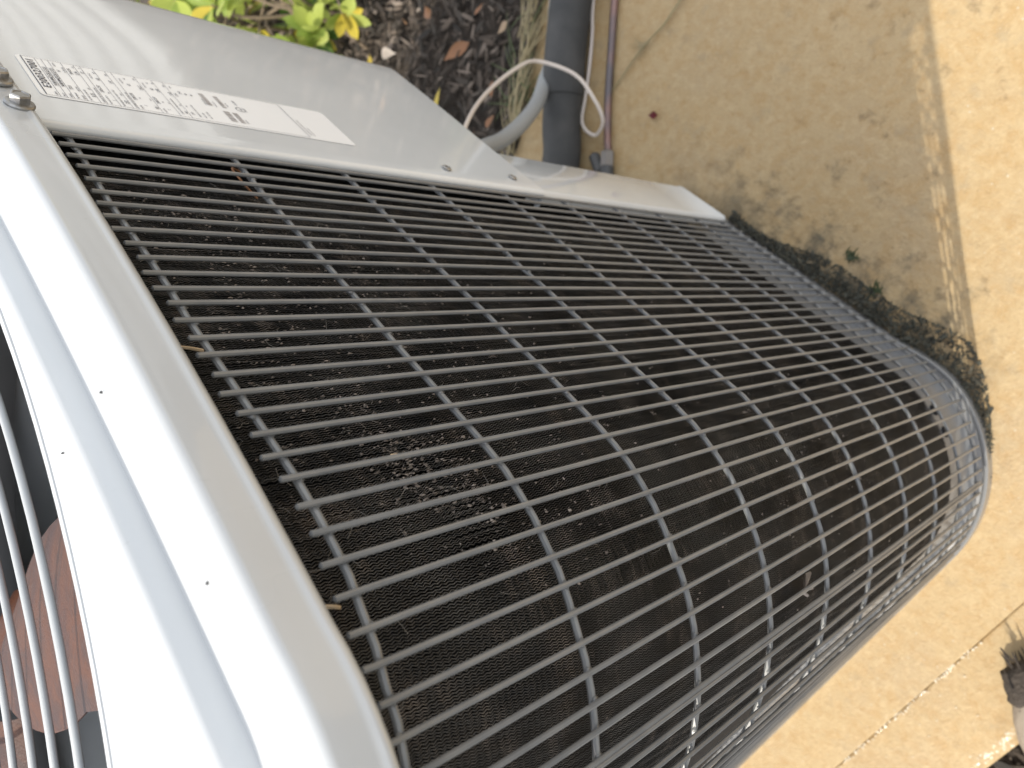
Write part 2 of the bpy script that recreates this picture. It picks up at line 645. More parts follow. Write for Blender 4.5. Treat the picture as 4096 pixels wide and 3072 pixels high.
# dust and fluff caught on the fins: small ragged flakes, thickest in patches and rows
DV, DF, DT = [], [], []
clus = [(.27, -.222, .020, .010, 260), (.295, -.245, .022, .012, 200), (.20, -.205, .05, .025, 300), (.10, -.25, .06, .05, 320), (.05, -.20, .04, .03, 240),
        (.17, -.30, .05, .04, 220), (.30, -.29, .04, .03, 160), (.24, -.40, .08, .06, 200), (.35, -.55, .06, .10, 160), (.38, -.66, .06, .06, 200), (.12, -.5, .1, .12, 160)]
for (cs, cz, ws, wz, cnt) in clus:
    for _ in range(int(cnt * .75)):
        s = rng.normal(cs, ws); z = rng.normal(cz, wz)
        z = round(z / .0085) * .0085 + rng.normal(0, .0022)
        if s < -.008 or s > .6 or z > -.132 or z < -.86:
            continue
        p, n = path_pt(s, CI)
        t = np.array([n[1], -n[0], 0]); nn = np.array([n[0], n[1], 0]); zq = np.array([0, 0, 1.0])
        c = np.array([p[0], p[1], Zr(z)]) + nn * rng.uniform(-.0004, .0006)
        sx, sz = rng.uniform(.0003, .0007) * (1.7 if rng.random() < .12 else 1), rng.uniform(.0006, .0019)
        m_ = 5
        b0 = len(DV)
        DV.append(c + nn * .0004)
        for j in range(m_):
            an = 2 * PI * j / m_ + rng.uniform(-.4, .4)
            rr = rng.uniform(.55, 1.2)
            DV.append(c + t * math.cos(an) * sx * rr + zq * math.sin(an) * sz * rr - nn * rng.uniform(0, .0006))
        for j in range(m_):
            DF.append((b0, b0 + 1 + j, b0 + 1 + (j + 1) % m_))
o = obj('dust_fluff', DV, DF, M_dust, core, smooth=False)
o['kind'] = 'stuff'
hv = []
for _ in range(110):
    s = rng.uniform(-.005, .33) if rng.random() < .7 else rng.uniform(0, .4)
    z = -.128 - abs(rng.normal(0, .02)) if rng.random() < .6 else rng.uniform(-.35, -.15)
    p, n = path_pt(s, CI - .001)
    t = np.array([n[1], -n[0], 0])
    nn = np.array([n[0], n[1], 0])
    c = np.array([p[0], p[1], Zr(z)])
    an = rng.uniform(0, 2 * PI); L = rng.uniform(.004, .013)
    d = t * math.cos(an) + np.array([0, 0, 1.0]) * math.sin(an)
    e = nn * .6 + np.cross(d, nn) * rng.normal(0, .7)
    hv.append(tube([c, c + d * L * .5 + e * L * .22, c + d * L], .00009, 3, cap=False))
o = obj('hair_fibre', *join(hv), M_fibre, core)
o['kind'] = 'stuff'


# --- top cap
def outline(d, z, bow=.016):
    hx, hy, r = .395 - d, .400 - d, max(.110 - d * .9, .05)
    pts = []
    sx, sy = hx - r, hy - r
    nS, nC = 24, 16

    def bw(t, h):
        return bow * (1 - (t / h) ** 2)
    for t in np.linspace(-1, 1, nS, endpoint=False):      # +Y side, x rising
        pts.append((sx * t, hy + bw(sx * t, sx)))
    for a in np.linspace(0, PI / 2, nC, endpoint=False):
        pts.append((sx + r * math.sin(a), sy + r * math.cos(a)))
    for t in np.linspace(1, -1, nS, endpoint=False):
        pts.append((hx + bw(sy * t, sy), sy * t))
    for a in np.linspace(0, PI / 2, nC, endpoint=False):
        pts.append((sx + r * math.cos(a), -sy - r * math.sin(a)))
    for t in np.linspace(1, -1, nS, endpoint=False):
        pts.append((sx * t, -hy - bw(sx * t, sx)))
    for a in np.linspace(0, PI / 2, nC, endpoint=False):
        pts.append((-sx - r * math.sin(a), -sy - r * math.cos(a)))
    for t in np.linspace(-1, 1, nS, endpoint=False):
        pts.append((-hx - bw(sy * t, sy), sy * t))
    for a in np.linspace(0, PI / 2, nC, endpoint=False):
        pts.append((-sx - r * math.cos(a), sy + r * math.sin(a)))
    return [(CX + x, CY + y, Zr(z)) for x, y in pts]


HR = .352
HC = (CX, CY - .005)


def hole(r, z):
    return [(HC[0] + r * math.cos(a), HC[1] + r * math.sin(a), Zr(z)) for a in (math.atan2(q[1] - HC[1], q[0] - HC[0]) for q in outline(.05, 0))]


prof = [(.004, -.126), (.0035, -.1300), (.0022, -.1315), (.0006, -.1310), (0, -.1298), (-.0006, -.1288), (-.0006, -.1272), (0, -.1262), (0, -.1240), (0, -.1180), (0, -.1130)]
for a in np.linspace(0, PI / 2, 8)[1:]:
    prof.append((.0055 - .0055 * math.cos(a), -.1130 + .0050 * math.sin(a)))
prof += [(.016, -.1085), (.030, -.1102), (.0445, -.1123), (.0468, -.1122)]
for a in np.linspace(0, PI / 2, 6)[1:]:
    prof.append((.0483 + .0050 - .0050 * math.cos(a), -.1040 + .0045 * math.sin(a)))
rings_ = [outline(d, z, .016 - .10 * min(d, .06)) for d, z in prof]
# plateau to the fan opening, with a rolled lip
for rr, zz in ((.3595, -.0992), (.3590, -.1025), (.3568, -.1025), (.3563, -.0992), (.3545, -.0985), (.3530, -.0988), (.3520, -.1000), (.3517, -.1060), (.3517, -.125)):
    rings_.append(hole(rr, zz))
nO = len(rings_[0])
V = [p for r_ in rings_ for p in r_]
F = []
for i in range(len(rings_) - 1):
    for j in range(nO):
        j2 = (j + 1) % nO
        F.append((i * nO + j, i * nO + j2, (i + 1) * nO + j2, (i + 1) * nO + j))
cap = obj('top_cap', V, F, M_cap, AC, sharp=50)
for x, y, z, r_ in ((-.2531, -.2199, -.1090, .0007), (-.2547, -.2529, -.0990, .0006), (-.1476, -.2166, -.1088, .0008)):
    V, F = tube([(x, y, Zr(z - .0002)), (x + .0003, y, Zr(z + .0006))], [r_, r_ * .6], 7)
    obj('dirt_speck', V, F, M_valve, cap)
# orifice and dark inside
V, F = [], []
na = 64
for rr, zz in ((.3512, -.112), (.3512, -.215), (.365, -.235)):
    V += [(HC[0] + rr * math.cos(2 * PI * j / na), HC[1] + rr * math.sin(2 * PI * j / na), Zr(zz)) for j in range(na)]
for i in range(2):
    for j in range(na):
        F.append((i * na + j, i * na + (j + 1) % na, (i + 1) * na + (j + 1) % na, (i + 1) * na + j))
obj('fan_shroud', V, F, M_pan, AC)

# hex flange bolts in the skirt


def bolt(x, y, z, tilt):
    parts = []
    def ring(r, yy, n, ph=0):
        return [(r * math.cos(2 * PI * j / n + ph), yy, r * math.sin(2 * PI * j / n + ph)) for j in range(n)]
    def lathe(prof_, n, ph=0):
        V = [p for r, yy in prof_ for p in ring(r, yy, n, ph)]
        F = []
        for i in range(len(prof_) - 1):
            for j in range(n):
                F.append((i * n + j, i * n + (j + 1) % n, (i + 1) * n + (j + 1) % n, (i + 1) * n + j))
        F.append(tuple(range((len(prof_) - 1) * n, len(prof_) * n)))
        return V, F
    parts.append(lathe([(.0072, -.0005), (.0074, .0006), (.0068, .0014), (.0052, .0019)], 24))
    parts.append(lathe([(.0052, .0012), (.0053, .0052), (.0047, .0060), (.0040, .0060), (.0037, .0055)], 6, tilt))
    V, F = join(parts)
    V = [(a + x, b + y, c + z) for a, b, c in V]
    return obj('hex_bolt', V, F, M_bolt, cap, sharp=25)


bolt(-.446, -.1840, Zr(-.1245), .3)
bolt(-.474, -.1835, Zr(-.1210), .1)
bolt(-.62, -.1875, Zr(-.1210), .5)

# --- service panel with a rolled edge and a rounded corner
PY = -.197
prof = []
for a in np.linspace(PI / 2, 0, 6):
    prof.append((-.4635 + .0045 * math.sin(a) - .0045 + .0045, PY - .0045 + .0045 * math.cos(a)))
prof = [(-.4655, -.2055), (-.4615, -.2055), (-.4593, -.2035)] + prof
for x in np.linspace(-.475, -.735, 14):
    prof.append((x, PY + .0004 * math.sin((x + .46) * 22)))
for a in np.linspace(0, PI / 2, 10)[1:]:
    prof.append((-.735 - .055 * math.sin(a), PY - .055 + .055 * math.cos(a)))
prof += [(-.79, -.35), (-.79, -.58)]
zs_ = np.linspace(-.118, -.565, 30)
V, F = [], []
for zz in zs_:
    for j, (x, y) in enumerate(prof):
        V.append((x, y, Zr(zz)))
npf = len(prof)
for i in range(len(zs_) - 1):
    for j in range(npf - 1):
        F.append((i * npf + j, i * npf + j + 1, (i + 1) * npf + j + 1, (i + 1) * npf + j))
# bottom flange
for i, (x, y) in enumerate(prof):
    V.append((x + (.003 if x < -.7 else 0), y - .012, Zr(-.5655)))
b0 = len(zs_) * npf
for j in range(npf - 1):
    F.append((b0 - npf + j, b0 - npf + j + 1, b0 + j + 1, b0 + j))
panel = obj('service_panel', V, F, M_panel, AC, sharp=60)
# lower corner strip, set back a little, foot flange
V, F = [], []
sp = [(-.4645, -.213), (-.4645, -.204), (-.4660, -.2015), (-.4685, -.2000), (-.5445, -.2000), (-.548, -.2015), (-.5485, -.222)]
zz_ = [-.548, -.70, -.84, -.921, -.9235, -.930]
for q, zz in enumerate(zz_):
    for x, y in sp:
        V.append((x, y + (.001 if q >= 4 else 0), Zr(zz)))
for i in range(len(zz_) - 1):
    for j in range(len(sp) - 1):
        F.append((i * len(sp) + j, i * len(sp) + j + 1, (i + 1) * len(sp) + j + 1, (i + 1) * len(sp) + j))
obj('corner_strip', V, F, M_panel, AC, sharp=30)
# small screws in the panel
for x, z in ((-.4775, -.452), (-.4795, -.536)):
    V, F = [], []
    n_ = 12
    pr = [(.0043, 0), (.0044, .0009), (.0032, .0018), (.0013, .0019), (.0011, .0012)]
    for r_, y_ in pr:
        V += [(x + r_ * math.cos(2 * PI * j / n_), PY + y_ + .0004, Zr(z) + r_ * math.sin(2 * PI * j / n_)) for j in range(n_)]
    for i in range(len(pr) - 1):
        for j in range(n_):
            F.append((i * n_ + j, i * n_ + (j + 1) % n_, (i + 1) * n_ + (j + 1) % n_, (i + 1) * n_ + j))
    F.append(tuple(range((len(pr) - 1) * n_, len(pr) * n_)))
    obj('panel_screw', V, F, M_bolt, panel, sharp=30)
# plate closing the valve compartment, back panels
obj('valve_plate', *join([box(-.56, -.548, -.30, -.225, Zr(-.935), Zr(-.30)),
                          ([(-.56, -.30, Zr(-.935)), (-.785, -.54, Zr(-.935)), (-.785, -.54, Zr(-.30)), (-.56, -.30, Zr(-.30))], [(0, 1, 2, 3)])]), M_panel, AC, smooth=False)
obj('rear_panel', *join([box(-.79, -.786, -.99, -.54, Zr(-.935), Zr(-.12)), box(-.786, -.20, -.996, -.99, Zr(-.935), Zr(-.12))]), M_panel, AC, smooth=False)

obj('light_block_sheet', *box(-.77, -.11, -.90, -.31, Zr(-.31), Zr(-.305)), M_black, AC, smooth=False)  # unseen black sheet added to stop sunlight leaking through the hollow unit

# --- base pan
prof = [(.045, -.882), (.028, -.885), (.0245, -.888), (.0205, -.930), (.0175, -.938), (.0125, -.939), (.0115, -.9365), (.0100, -.9350), (.0080, -.9348), (.0070, -.9360), (.0068, -.955)]
ss = np.concatenate([np.linspace(-.10, .277, 14), np.linspace(.285, .277 + RG * PI / 2, 26), np.linspace(.56, 1.02, 8), np.linspace(1.03, S_END, 18)])
V, F = [], []
for s in ss:
    f_ = min(1, max(0, (s - .22) / .12)); f_ = f_ * f_ * (3 - 2 * f_)
    for d, zz in prof:
        d2 = d - f_ * .0085 * min(1, max(0, (.0235 - d) / .006))
        p, n = path_pt(s, d2)
        V.append((p[0], p[1], Zr(zz)))
m_ = len(prof)
for i in range(len(ss) - 1):
    for j in range(m_ - 1):
        F.append((i * m_ + j, i * m_ + j + 1, (i + 1) * m_ + j + 1, (i + 1) * m_ + j))
pan = obj('base_pan', V, F, M_pan, AC, sharp=35)
obj('pan_floor', *box(-.50, -.11, -.90, -.31, Zr(-.93), Zr(-.90)), M_black, AC, smooth=False)
for s in (.343, .372):
    p, n = path_pt(s, .0212)
    c = np.array([p[0], p[1], Zr(-.898)])
    t = np.array([n[1], -n[0], 0]); u = np.array([-n[0] * -.08, -n[1] * -.08, -1.0]); nn = np.array([n[0], n[1], 0])
    V = [c + nn * .0006 + (t * math.cos(a) * .006 + u * math.sin(a) * .006) for a in np.linspace(0, 2 * PI, 16, endpoint=False)]
    V += [v - nn * .006 for v in V]
    F = [tuple(range(15, -1, -1))[::-1]] + [(j, (j + 1) % 16, 16 + (j + 1) % 16, 16 + j) for j in range(16)]
    obj('drain_hole', V, F, M_black, pan, smooth=False)

# --- fan guard and fan
for i, rr in enumerate((.3470, .3175, .2790, .2405, .2000, .1620, .1225, .0840, .05)):
    if i == 0:
        continue
    pts = [(HC[0] + rr * math.cos(a), HC[1] + rr * math.sin(a), Zr(-.0985 + .004 * (1 - (rr / .35) ** 2))) for a in np.linspace(0, 2 * PI, 96, endpoint=False)]
    obj('guard_ring', *tube(pts, .0020, 10, closed=True), M_guard, AC)
for a in (math.radians(112), math.radians(232), math.radians(352)):
    pts = [(HC[0] + rr * math.cos(a), HC[1] + rr * math.sin(a), Zr(-.1025 + .004 * (1 - (rr / .35) ** 2))) for rr in np.linspace(.04, .352, 12)]
    obj('guard_spoke', *tube(pts, .0026, 8), M_guard, AC)
V, F = tube([(HC[0], HC[1], Zr(-.30)), (HC[0], HC[1], Zr(-.21))], .075, 28)
obj('fan_motor', V, F, M_black, AC)
V, F = tube([(HC[0], HC[1], Zr(-.19)), (HC[0], HC[1], Zr(-.152))], .05, 28)
fan = obj('fan_hub', V, F, M_blade, AC)
for q in range(3):
    a0 = math.radians(61) + q * PI * 2 / 3
    V, F = [], []
    nr, nt_ = 14, 14
    for side in (0, 1):
        for i in range(nr):
            fr = i / (nr - 1)
            rr = .045 + fr * .285
            half = math.radians(12.5 + 12 * max(0, (.25 - rr) / .11))
            for j in range(nt_):
                ft = j / (nt_ - 1) * 2 - 1
                ang = a0 + ft * half
                zz = -.1300 - .0070 * ft - .006 * max(0, ft) ** 2 + .004 * (1 - ft * ft) - side * .0013
                V.append((HC[0] + rr * math.cos(ang), HC[1] + rr * math.sin(ang), Zr(zz)))
    nn_ = nr * nt_
    for i in range(nr - 1):
        for j in range(nt_ - 1):
            q4 = (i * nt_ + j, i * nt_ + j + 1, (i + 1) * nt_ + j + 1, (i + 1) * nt_ + j)
            F.append(q4); F.append(tuple(v + nn_ for v in q4[::-1]))
    rim = [(0, j) for j in range(nt_)] + [(i, nt_ - 1) for i in range(1, nr)] + [(nr - 1, j) for j in range(nt_ - 2, -1, -1)] + [(i, 0) for i in range(nr - 2, 0, -1)]
    for a_, b_ in zip(rim, rim[1:] + rim[:1]):
        A_, B_ = a_[0] * nt_ + a_[1], b_[0] * nt_ + b_[1]
        F.append((A_, B_, B_ + nn_, A_ + nn_))
    obj('fan_blade', V, F, M_blade, AC, sharp=50)

# --- rating label
LY = PY + .0012


def lab(s, t):       # millimetres on the label -> world x, z
    return -.496 - s / 1000, Zr(-.149) - t / 1000


def lab_y(x):
    return PY + .0004 * math.sin((x + .46) * 22)


V, F = [], []
cr = 4.0
op = []
for cx_, cy_, a0 in ((60 - cr, cr, 0), (60 - cr, 222 - cr, 1), (cr, 222 - cr, 2), (cr, cr, 3)):
    for a in np.linspace(0, PI / 2, 6):
        b_ = [(-PI / 2), 0, PI / 2, PI][a0] + a
        op.append((cx_ + cr * math.cos(b_), cy_ + cr * math.sin(b_)))
bm = bmesh.new()
vs = []
for s, t in op:
    x, z = lab(s, t)
    vs.append(bm.verts.new((x, lab_y(x) + .0004, z)))
fc = bm.faces.new(vs)
me = bpy.data.meshes.new('rating_label')
for sx_ in np.arange(10, 60, 10):
    x = -.496 - sx_ / 1000
    bmesh.ops.bisect_plane(bm, geom=bm.verts[:] + bm.edges[:] + bm.faces[:], plane_co=(x, 0, 0), plane_no=(1, 0, 0))
for v in bm.verts:
    v.co.y = lab_y(v.co.x) + .0004
bmesh.ops.recalc_face_normals(bm, faces=bm.faces)
bm.normal_update()
if bm.faces[:][0].normal.y < 0:
    bmesh.ops.reverse_faces(bm, faces=bm.faces[:])
bm.to_mesh(me); bm.free()
me.materials.append(M_label)
label = bpy.data.objects.new('rating_label', me); COL.objects.link(label)
put(label, AC)


def lq(s0, t0, s1, t1, h=.0006):
    out = []
    for s, t in ((s0, t0), (s0, t1), (s1, t1), (s1, t0)):
        x, z = lab(s, t)
        out.append((x, lab_y(x) + h, z))
    return out, [(0, 1, 2, 3)]


rules = [lq(2, 3.0, 58.6, 3.6), lq(2, 3.3, 2.25, 181), lq(58.4, 3.3, 58.65, 181), lq(2, 180.6, 58.6, 181)]
for t in (10.9, 14.7, 18.5, 25.9, 33.4, 37.3, 45.0, 52.6, 56.4, 71.5, 83.0, 90.8):
    rules.append(lq(2, t - .11, 58.5, t + .11))
obj('border_line', *join(rules), M_ink, label, smooth=False)
bars = []
for s0, s1, t0, t1 in ((31, 50, 113, 117), (31, 50, 124, 127.5), (8, 24, 121, 126), (8, 24, 128, 132)):
    s = s0
    while s < s1:
        w = rng.choice([.25, .5, .75])
        bars.append(lq(s, t0, s + w, t1))
        s += w + rng.choice([.25, .5])
obj('barcode', *join(bars), M_inkl, label, smooth=False)

TXT = [  # s, t (baseline), size mm, text
    (3.4, 9.9, 1.7, 'SERIAL'), (13.0, 9.2, 6.4, 'E200327001', 41),
    (3.4, 14.1, 1.7, 'PROD'), (18.5, 14.2, 3.5, 'N4H442GKG101', 27),
    (3.4, 17.9, 1.7, 'MODEL'), (18.5, 18.0, 3.5, 'N4H442GKG101', 27),
    (3.4, 21.8, 1.7, 'METERING'), (16, 21.9, 3.2, 'TXV'), (42, 21.9, 3.2, '61'), (50, 21.2, 1.7, 'PISTON'),
    (3.4, 25.2, 1.7, 'DEVICE'), (15, 25.2, 1.7, 'INDOOR'), (42, 25.2, 1.7, 'OUTDOOR'),
    (3.4, 29.0, 1.7, 'FACTORY CHARGED'), (42, 29.3, 3.2, 'R410A'),
    (10, 32.9, 3.2, '8.25'), (20.5, 32.7, 1.9, 'LBS'), (42, 32.9, 3.2, '3.74'), (53, 32.7, 1.9, 'KG'),
    (3.4, 36.6, 1.7, 'CHARGE TXV SUB COOLING'), (46, 36.9, 3.2, '10'), (53.5, 36.6, 1.8, '°F'),
    (3.4, 40.6, 1.7, 'POWER SUPPLY'), (20, 40.9, 3.2, '208-230'), (41, 40.6, 1.8, 'VOLTS AC'),
    (9, 44.5, 3.2, '1'), (20, 44.3, 1.8, 'PH'), (40, 44.5, 3.2, '60'), (50, 44.3, 1.8, 'HZ'),
    (3.4, 48.4, 1.7, 'PERMISSIBLE VOLTAGE AT UNIT'),
    (8, 52.1, 3.2, '253'), (20, 51.9, 1.8, 'MAX'), (38, 52.1, 3.2, '197'), (50, 51.9, 1.8, 'MIN'),
    (3.4, 55.9, 1.7, 'SUITABLE FOR OUTDOOR USE'),
    (3.4, 59.8, 1.7, 'COMPR'), (17, 60.1, 3.2, '208/230'), (42, 59.8, 1.8, 'VOLTS AC'),
    (9, 63.8, 3.2, '1'), (20, 63.5, 1.8, 'PH'), (40, 63.8, 3.2, '60'), (50, 63.5, 1.8, 'HZ'),
    (7, 70.7, 3.2, '18.1'), (20, 70.4, 1.8, 'RLA'), (36, 70.7, 3.2, '135.5'), (52, 70.4, 1.8, 'LRA'),
    (3.4, 74.8, 1.7, 'FAN MTR'), (17, 75.0, 3.2, '208/230'), (42, 74.8, 1.8, 'VOLTS AC'),
    (9, 78.8, 3.2, '1'), (20, 78.5, 1.8, 'PH'), (40, 78.8, 3.2, '60'), (50, 78.5, 1.8, 'HZ'),
    (20, 82.5, 1.8, 'HP'), (38, 82.6, 3.2, '1.40'), (51, 82.4, 1.8, 'FLA'),
    (6, 86.6, 1.7, 'DESIGN/TEST PRESSURE GAUGE'),
    (8, 90.2, 2.6, '450'), (20, 90.0, 1.7, 'PSI'), (36, 90.2, 2.8, '3103'), (50, 90.0, 1.8, 'KPA'),
    (8, 94.6, 2.6, '250'), (20, 94.4, 1.7, 'PSI'), (36, 94.6, 2.8, '1724'), (50, 94.4, 1.8, 'KPA'),
    (6, 98.6, 1.7, 'MINIMUM CIRCUIT AMPS'), (42, 98.8, 2.8, '24.0'),
    (6, 102.6, 1.7, 'MAX FUSE'), (42, 102.8, 2.8, '40'), (6, 106.6, 1.7, 'MAX CKT BKR'), (42, 106.8, 2.8, '40'),
    (30, 112.2, 1.2, 'ASSEMBLED IN USA'), (30, 119.8, 1.3, 'N4H442GKG101'), (8, 134.2, 1.3, 'E200327001'), (34, 130.0, 1.3, 'E200327001'),
    (40, 139.3, 2.6, 'LISTED'), (31.0, 139.6, 2.9, 'UL'), (30, 142.8, 1.2, 'HEAT PUMP'), (6, 184.5, 1.6, 'SEE INSTALLATION INSTRUCTIONS'), (6, 187.5, 1.4, 'REFRIGERANT R410A'),
]


def text_mesh(items, name, m, parent):
    parts = []
    dg = None
    for s, t, size, body, *wd_ in items:
        cu = bpy.data.curves.new('t', 'FONT')
        cu.body = body
        cu.size = size / 1000
        cu.offset = .00002 if size < 5 else .00004
        cu.space_character = 1.06
        cu.resolution_u = 2
        to = bpy.data.objects.new('t', cu)
        COL.objects.link(to)
        bpy.context.view_layer.update()
        dg = bpy.context.evaluated_depsgraph_get()
        me_ = to.evaluated_get(dg).to_mesh()
        x0, z0 = lab(s, t)
        w0 = max(v.co.x for v in me_.vertices) or 1
        kx = wd_[0] / 1000 / w0 if wd_ else .95
        V = []
        for v in me_.vertices:
            x = x0 - v.co.x * kx
            V.append((x, lab_y(x) + .0007, z0 + v.co.y))
        F = [tuple(p.vertices) for p in me_.polygons]
        parts.append((V, F))
        to.evaluated_get(dg).to_mesh_clear()
        bpy.data.objects.remove(to)
        bpy.data.curves.remove(cu)
    return obj(name, *join(parts), m, parent, smooth=False)


lt = text_mesh(TXT, 'lettering', M_ink, label)
lt['kind'] = 'stuff'
# certification mark: UL in a ring
V, F = [], []
n_ = 28
x0, z0 = lab(33.0, 138.6)
for r_ in (.0037, .0032):
    for j in range(n_):
        x = x0 + r_ * math.cos(2 * PI * j / n_)
        V.append((x, lab_y(x) + .0006, z0 + r_ * math.sin(2 * PI * j / n_)))
for j in range(n_):
    F.append((j, n_ + j, n_ + (j + 1) % n_, (j + 1) % n_))
ring_part = (V, F)
mk = obj('listing_mark', *ring_part, M_ink, label, smooth=False)

# ------------------------------------------------------------------ pipes and cables
ip = empty('insulated_pipe', (-.80, -.19, 0), 'thick black foam insulated refrigerant pipe lying on the concrete beside the unit', 'pipe')
pp = [(-.62, -.47, Zr(-.82)), (-.70, -.36, Zr(-.905)), (-.752, -.268, Zr(-.925)), (-.781, -.226, Zr(-.925)), (-.806, -.182, Zr(-.925))]
obj('insulation_sleeve', *tube(spline(pp, 24), .0290, 20), M_rubber, ip)
pp = [(-.803, -.188, Zr(-.9245)), (-.834, -.132, Zr(-.9235)), (-.864, -.069, Zr(-.9235)), (-.900, .01, Zr(-.9235)), (-1.0, .25, Zr(-.9235)), (-1.15, .6, Zr(-.9235))]
obj('insulation_sleeve', *tube(spline(pp, 30), .0312, 20), M_rubber, ip)

cp = empty('copper_pipe', (-.74, -.16, 0), 'thin bare copper refrigerant pipe with purple tarnish ending at a service valve', 'pipe')
pp = [(-.660, -.285, Zr(-.935)), (-.690, -.233, Zr(-.948)), (-.709, -.208, Zr(-.949)), (-.740, -.162, Zr(-.949)), (-.775, -.102, Zr(-.949)), (-.809, -.043, Zr(-.949)), (-.86, .05, Zr(-.949)), (-1.0, .33, Zr(-.949))]
obj('copper_tube', *tube(spline(pp, 40), .0056, 12), M_copper, cp)
obj('flare_nut', *tube([(-.684, -.243, Zr(-.947)), (-.697, -.224, Zr(-.948))], .0105, 6), M_brass, cp, smooth=False)
obj('valve_body', *tube([(-.662, -.272, Zr(-.944)), (-.684, -.242, Zr(-.945))], .011, 12), M_valve, cp)
obj('valve_cap', *tube([(-.712, -.238, Zr(-.942)), (-.690, -.252, Zr(-.942))], .0085, 8), M_valve, cp)

pts = [(-.60, -.26, Zr(-.585)), (-.652, -.216, Zr(-.62)), (-.743, -.196, Zr(-.72)), (-.786, -.163, Zr(-.8)), (-.793, -.151, Zr(-.84)), (-.75, -.145, Zr(-.87)), (-.715, -.162, Zr(-.89)), (-.702, -.182, Zr(-.91)), (-.714, -.204, Zr(-.93)), (-.726, -.213, Zr(-.936)), (-.750, -.214, Zr(-.942)), (-.768, -.205, Zr(-.947)), (-.781, -.180, Zr(-.950)), (-.800, -.138, Zr(-.950)), (-.824, -.095, Zr(-.951)), (-.852, -.05, Zr(-.951)), (-.96, .16, Zr(-.951))]
tag(obj('control_cable', *tube(spline(pts, 110), .0027, 8), M_cable), 'thin beige control cable looping over the black insulated pipe', 'cable')
pts = [(-.60, -.29, Zr(-.60)), (-.66, -.249, Zr(-.66)), (-.705, -.240, Zr(-.74)), (-.740, -.223, Zr(-.80)), (-.785, -.203, Zr(-.86)), (-.835, -.182, Zr(-.91)), (-.872, -.152, Zr(-.943)), (-.915, -.08, Zr(-.946)), (-1.03, .15, Zr(-.946))]
tag(obj('electrical_conduit', *tube(spline(pts, 60), .0105, 12), M_conduit), 'grey flexible electrical conduit curving from the unit down to the black pipe', 'conduit')

# ------------------------------------------------------------------ shrubs


def leaf_mesh(name, L, W, fold, curl, m):
    V, F = [], []
    n_ = 6
    for i in range(n_ + 1):
        f_ = i / n_
        w = W * (math.sin(min(1, f_ * 1.0) ** 1.55 * PI) ** .75 if 0 < f_ < 1 else .03)
        w = max(w, W * .06)
        y = L * f_
        z = curl * L * f_ * f_
        V += [(-w / 2, y, z + fold * w), (0, y, z), (w / 2, y, z + fold * w)]
    for i in range(n_):
        a = i * 3
        F += [(a, a + 1, a + 4, a + 3), (a + 1, a + 2, a + 5, a + 4)]
    me_ = bpy.data.meshes.new(name)
    me_.from_pydata(V, [], F)
    me_.materials.append(m)
    me_.polygons.foreach_set('use_smooth', np.ones(len(F), bool))
    return me_


def leaf_obj(me_, parent, c, d, up, sc):
    """a leaf with base at c pointing along d"""
    d = Vector(d).normalized()
    x = d.cross(Vector(up))
    if x.length < 1e-3:
        x = d.cross(Vector((1, 0, 0)))
    x.normalize()
    z = x.cross(d)
    R = Matrix((x, d, z)).transposed().to_4x4()
    o = bpy.data.objects.new('leaf', me_)
    COL.objects.link(o)
    o.rotation_euler = R.to_euler()
    o.scale = (sc, sc, sc)
    put(o, parent, c)
    return o


LM = []
for q in range(10):
    mm = M_leaf[[0, 1, 1, 0, 1, 2, 0, 1, 3, 1][q]]
    LM.append(leaf_mesh('leaf', rng.uniform(.050, .066), rng.uniform(.021, .028), rng.uniform(.1, .28), rng.uniform(-.25, .2), mm))


def shrub(name, loc, label, tips, group=None):
    e = empty(name, loc, label, 'shrub', group)
    st = []
    nl = 0
    for (x, y, z) in tips:
        tip = np.array([x, y, max(Zr(z), .03)])
        rt = np.array([loc[0] + rng.normal(0, .12), loc[1] + rng.normal(0, .10), -.035])
        midp = (tip + rt) / 2 + np.array([rng.normal(0, .03), rng.normal(0, .03), .05])
        cur = spline([rt, midp, tip], 8)
        st.append(tube(cur, np.linspace(.0045, .0022, 8), 5))
        axis = Vector(cur[-1] - cur[-3]).normalized()
        axis = (axis + Vector((rng.normal(0, .4), rng.normal(0, .4), .5))).normalized()
        nn_ = int(rng.integers(7, 11))
        a0 = rng.uniform(0, 6)
        for j in range(nn_):
            a = a0 + j * 2.4
            el = rng.uniform(.15, 1.0)
            u_ = axis.orthogonal().normalized()
            w_ = axis.cross(u_)
            d = (u_ * math.cos(a) + w_ * math.sin(a)) * math.cos(el) + axis * math.sin(el)
            q = int(rng.integers(0, 10))
            leaf_obj(LM[q], e, tip - np.array(axis) * rng.uniform(0, .02), d, axis, rng.uniform(.8, 1.2))
            nl += 1
    obj('stem', *join(st), M_stem, e)
    return e


T1 = [(-1.9, -.42, -.77), (-1.72, -.36, -.68), (-2.0, -.5, -.84), (-1.8, -.41, -.87), (-1.63, -.41, -.70), (-1.88, -.33, -.87), (-2.03, -.53, -.89), (-1.74, -.41, -.91), (-1.86, -.43, -.76), (-1.73, -.35, -.82), (-1.71, -.33, -.85), (-1.87, -.45, -.9), (-1.65, -.43, -.73), (-1.68, -.29, -.92),
      (-1.95, -.38, -.70), (-2.1, -.45, -.78), (-2.15, -.6, -.8), (-1.8, -.62, -.6), (-2.05, -.25, -.8), (-1.9, -.6, -.55), (-2.2, -.35, -.85), (-1.78, -.2, -.85), (-1.65, -.6, -.62), (-1.6, -.55, -.75), (-1.75, -.52, -.80), (-1.70, -.48, -.90), (-2.05, -.53, -.86), (-2.2, -.55, -.84), (-1.95, -.48, -.82), (-1.85, -.47, -.84)]
